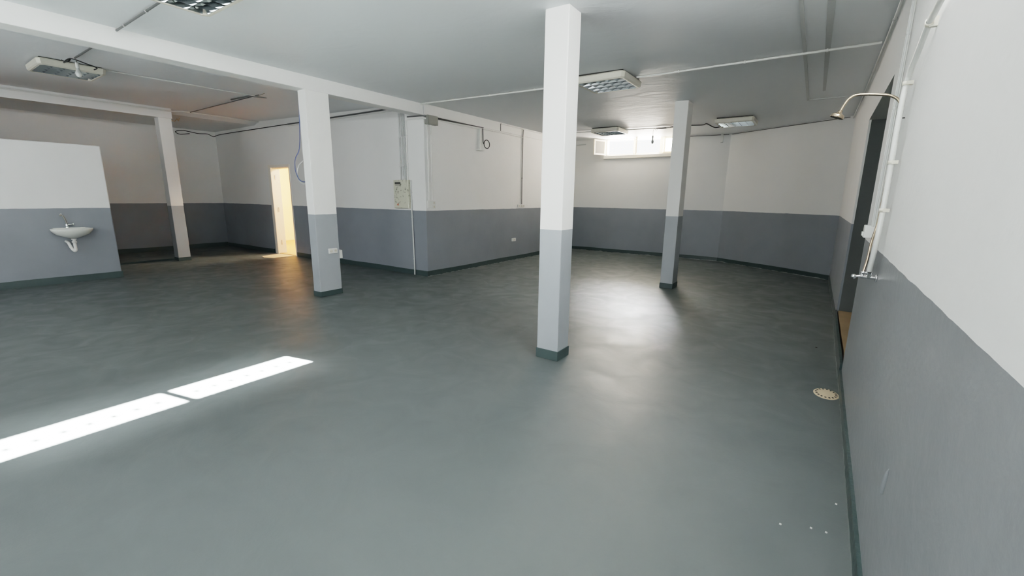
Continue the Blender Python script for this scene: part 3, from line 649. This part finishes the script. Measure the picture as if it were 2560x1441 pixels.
# white water pipe
yP = 2.82
P = smooth([(.278, yP+.06, .995), (.2795, yP, 1.16), (.281, yP, 1.307), (.280, yP, 1.534), (.278, yP, 1.674), (.278, yP, 1.808), (.281, yP, 1.886), (.284, 2.786, 1.935), (.285, 2.669, 1.985), (.285, 2.528, 2.040), (.285, 2.367, 2.066), (.280, 1.8, 2.10), (.268, .7, 2.15)], 4)
t = thing('water_pipe', P[0], 'thick white water pipe climbing the right wall beside the shower riser and bending along it', 'pipe')
b = MB(); b.tube(P, .0115, 14); b.build('pipe', M['white_pvc'], t)
def sdl(p, d, horiz=False):
    b = MB(); b.lathe([(.0125, -.009), (.0155, -.008), (.0155, .008), (.0125, .009)], p, d, 14)
    if not horiz: b.box(p[0], p[0]+.024, p[1]-.016, p[1]+.016, p[2]-.008, p[2]+.008)
    else: b.box(p[0], wx(p[1])+.0, p[1]-.010, p[1]+.010, p[2]-.018, p[2]+.018)
    b.build('clip', M['cream'], t)
for z, xx in ((1.307, .281), (1.534, .280), (1.888, .281)): sdl((xx, yP, z), (0, 0, 1))
sdl((.285, 2.50, 2.047), (0, 1, -.25), True)
# cable duct beside it
b = MB(); 
b.prism([(wx(3.45)-.001, 3.44), (wx(3.45)-.022, 3.44), (wx(3.5)-.022, 3.475), (wx(3.5)-.001, 3.475)], 1.16, 2.665)
tag(b.build('cable_duct', M['white_pvc'], bevel=.003, loc=(.31, 3.46, 1.16)), 'upright white cable duct between the passage opening and the shower riser', 'cable duct')
conduit('wall_conduit', [(.303, 3.36, 1.20), (.303, 3.36, 1.9), (.303, 3.36, 2.6)], .006, 'grey_pvc', 'thin grey conduit right beside the upright white cable duct', [(0, .95), (1, .5)])
t = thing('switch_box', (.29, 3.5, 1.19), 'small white switch box on the right wall edge behind the shower riser', 'switch')
b = MB(); b.prism([(wx(3.5), 3.42), (wx(3.5)-.052, 3.42), (wx(3.5)-.052, 3.50), (wx(3.5), 3.50)], 1.13, 1.205); b.build('body', M['white_pvc'], t, bevel=.003)
b = MB(); b.box(wx(3.5)-.060, wx(3.5)-.052, 3.435, 3.485, 1.14, 1.165); b.build('rocker', M['white_pvc'], t, bevel=.002)

# ------------------------------------------------------------------ floor drain
t = thing('floor_drain', (.238, 3.64, 0), 'round cream floor drain cover with a ring of slots beside the right skirting', 'drain')
R0, R1, R2, R3 = .040, .052, .066, .076
b = MB(); zt = .006; n = 64
cx_, cy_ = .238, 3.64
def rp(r, a, z=zt): return (cx_+r*math.cos(a), cy_+1.35*r*math.sin(a), z)
vs = []; fs = []
rad = [R0, R1, R2, R3]
for i in range(n):
    a = 2*pi*i/n
    for r_ in (0.001, R1, R2, R3): vs.append(rp(r_, a, zt if r_ < R3 else .001))
for i in range(n):
    j = (i+1) % n
    fs.append((i*4, i*4+1, j*4+1, j*4)); fs.append((i*4+2, i*4+3, j*4+3, j*4+2))
    if i % 4 in (0, 1): fs.append((i*4+1, i*4+2, j*4+2, j*4+1))
b.add(vs, fs); b.build('cover', M['tan'], t)
b = MB(); b.add([rp(R2, 2*pi*i/n, .0025) for i in range(n)], [tuple(range(n))]); b.build('dark_sump', M['black_hole'], t)
# paint chips
for (x, y), lb in zip([(.051, 1.969), (.211, 2.025), (.159, 2.018), (.252, 2.262)], ['leftmost of the tiny white chips low beside the right skirting', 'tiny white chip nearest the skirting in the lowest trio', 'middle tiny white chip of the lowest trio by the skirting', 'highest of the tiny white chips beside the right skirting']):
    b = MB(); b.prism([(x-.004, y-.003), (x+.004, y-.004), (x+.005, y+.003), (x-.002, y+.005)], .0005, .004)
    tag(b.build('paint_chip', M['chip'], loc=(x, y, 0)), lb, 'debris', 'white chips on the floor')
b = MB(); b.lathe([(0, .004), (.008, .003), (.009, .0005)], (.233-.05, 4.81, 0), n=12)
tag(b.build('bolt_head', M['black_hole'], loc=(.183, 4.81, 0)), 'tiny dark stud in the floor before the passage step', 'stud')
# raised plaster blister on the right wall
b = MB()
b.lathe([(0, 0), (.006, .01), (.009, .04), (.008, .075), (.005, .10), (0, .115)], (wx(1.7)-.002, 1.70, .42), (0, -.25, 1), 12)
tag(b.build('plaster_drip', M['rough'], loc=(.3, 1.7, .42)), 'vertical drip of plaster on the grey part of the rough right wall', 'plaster drip')

# ------------------------------------------------------------------ light
def area(name, loc, tgt, sx, sy, power, c, spread=180):
    l = bpy.data.lights.new(name, 'AREA'); l.shape = 'RECTANGLE'; l.size = sx; l.size_y = sy; l.energy = power; l.color = c; l.spread = math.radians(spread)
    o = bpy.data.objects.new(name, l); col.objects.link(o); o.location = loc
    d = Vector(tgt)-Vector(loc); o.rotation_euler = d.to_track_quat('-Z', 'Y').to_euler(); return o
def sun(name, d, ang, e, c):
    l = bpy.data.lights.new(name, 'SUN'); l.angle = math.radians(ang); l.energy = e; l.color = c
    o = bpy.data.objects.new(name, l); col.objects.link(o); o.rotation_euler = Vector(d).to_track_quat('-Z', 'Y').to_euler(); o.location = (4, 3, 5); return o
SD = (-3.565, -.80, -2.30)
sun('sun', SD, .45, 1350, (1, .97, .92))
sun('added_halo_sun', SD, 6, 26, (.95, 1, 1))  # added second sun, imitates the lens glow around the sunlit floor patches
area('slot_skylight_a', (.29, 1.8, 2.39), (-4.5, 1.4, .9), 1.7, .18, 60, (.96, 1, 1))
area('slot_skylight_b', (.27, -.8, 2.39), (-5, .5, .9), 2.8, .18, 95, (.96, .99, 1))
area('rear_fill', (-2.6, -2.5, 1.7), (-3.2, 4, 1.0), 3.2, 1.4, 60, (.97, .99, .98))  # added unseen fill lamp, the rear wall has no opening
area('far_window_skylight', (-3.48, 10.80, 2.56), (-3.0, 4.5, 2.3), 1.9, .42, 290, (1, .90, .78))
area('far_window_sky_beam', (-4.3, 12.8, 3.72), (-2.05, 5.6, 0), .9, .6, 120, (.88, .94, 1), 50)
area('left_bay_fill', (-6.9, -2.45, 1.7), (-7.1, 2.2, 2.3), 2.2, .8, 60, (.94, .98, 1))  # added unseen fill lamp to brighten the left bay, no window there
area('side_room_lamp', (-9.2, 6.9, 2.35), (-10.6, 4.6, 0), .5, .5, 150, (1, .80, .58))
area('side_room_glow', (-11.0, 6.2, 2.4), (-12.2, 6.9, .8), 1.2, .8, 250, (1, .63, .27))
W = bpy.data.worlds.new('world'); bpy.context.scene.world = W; W.use_nodes = True
bg = W.node_tree.nodes['Background']; bg.inputs[0].default_value = (.93, .97, 1, 1); bg.inputs[1].default_value = 5.0

# ------------------------------------------------------------------ camera
F, PITCH, ROLL, YAW = 1083.61, .207589, .0122606, -.598496
cp, sp_ = math.cos(PITCH), math.sin(PITCH)
fw = Vector((math.sin(YAW)*cp, math.cos(YAW)*cp, -sp_)); rt = Vector((math.cos(YAW), -math.sin(YAW), 0)); up = rt.cross(fw)
c0, s0 = math.cos(ROLL), math.sin(ROLL)
rt2 = rt*c0+up*s0; up2 = up*c0-rt*s0
cam = bpy.data.cameras.new('camera'); co = bpy.data.objects.new('camera', cam); col.objects.link(co)
cam.sensor_fit = 'HORIZONTAL'; cam.sensor_width = 36; cam.lens = F/2560*36; cam.clip_start = .02; cam.clip_end = 100
mw = Matrix((( rt2.x, up2.x, -fw.x, 0), (rt2.y, up2.y, -fw.y, 0), (rt2.z, up2.z, -fw.z, 1.35), (0, 0, 0, 1)))
co.matrix_world = mw
sc = bpy.context.scene; sc.camera = co
sc.view_settings.view_transform = 'Filmic'; sc.view_settings.look = 'Medium High Contrast'; sc.view_settings.exposure = .06
sc.cycles.max_bounces = 10; sc.cycles.diffuse_bounces = 6; sc.cycles.sample_clamp_indirect = 30; sc.cycles.use_denoising = True
sc.cycles.caustics_reflective = False; sc.cycles.caustics_refractive = False
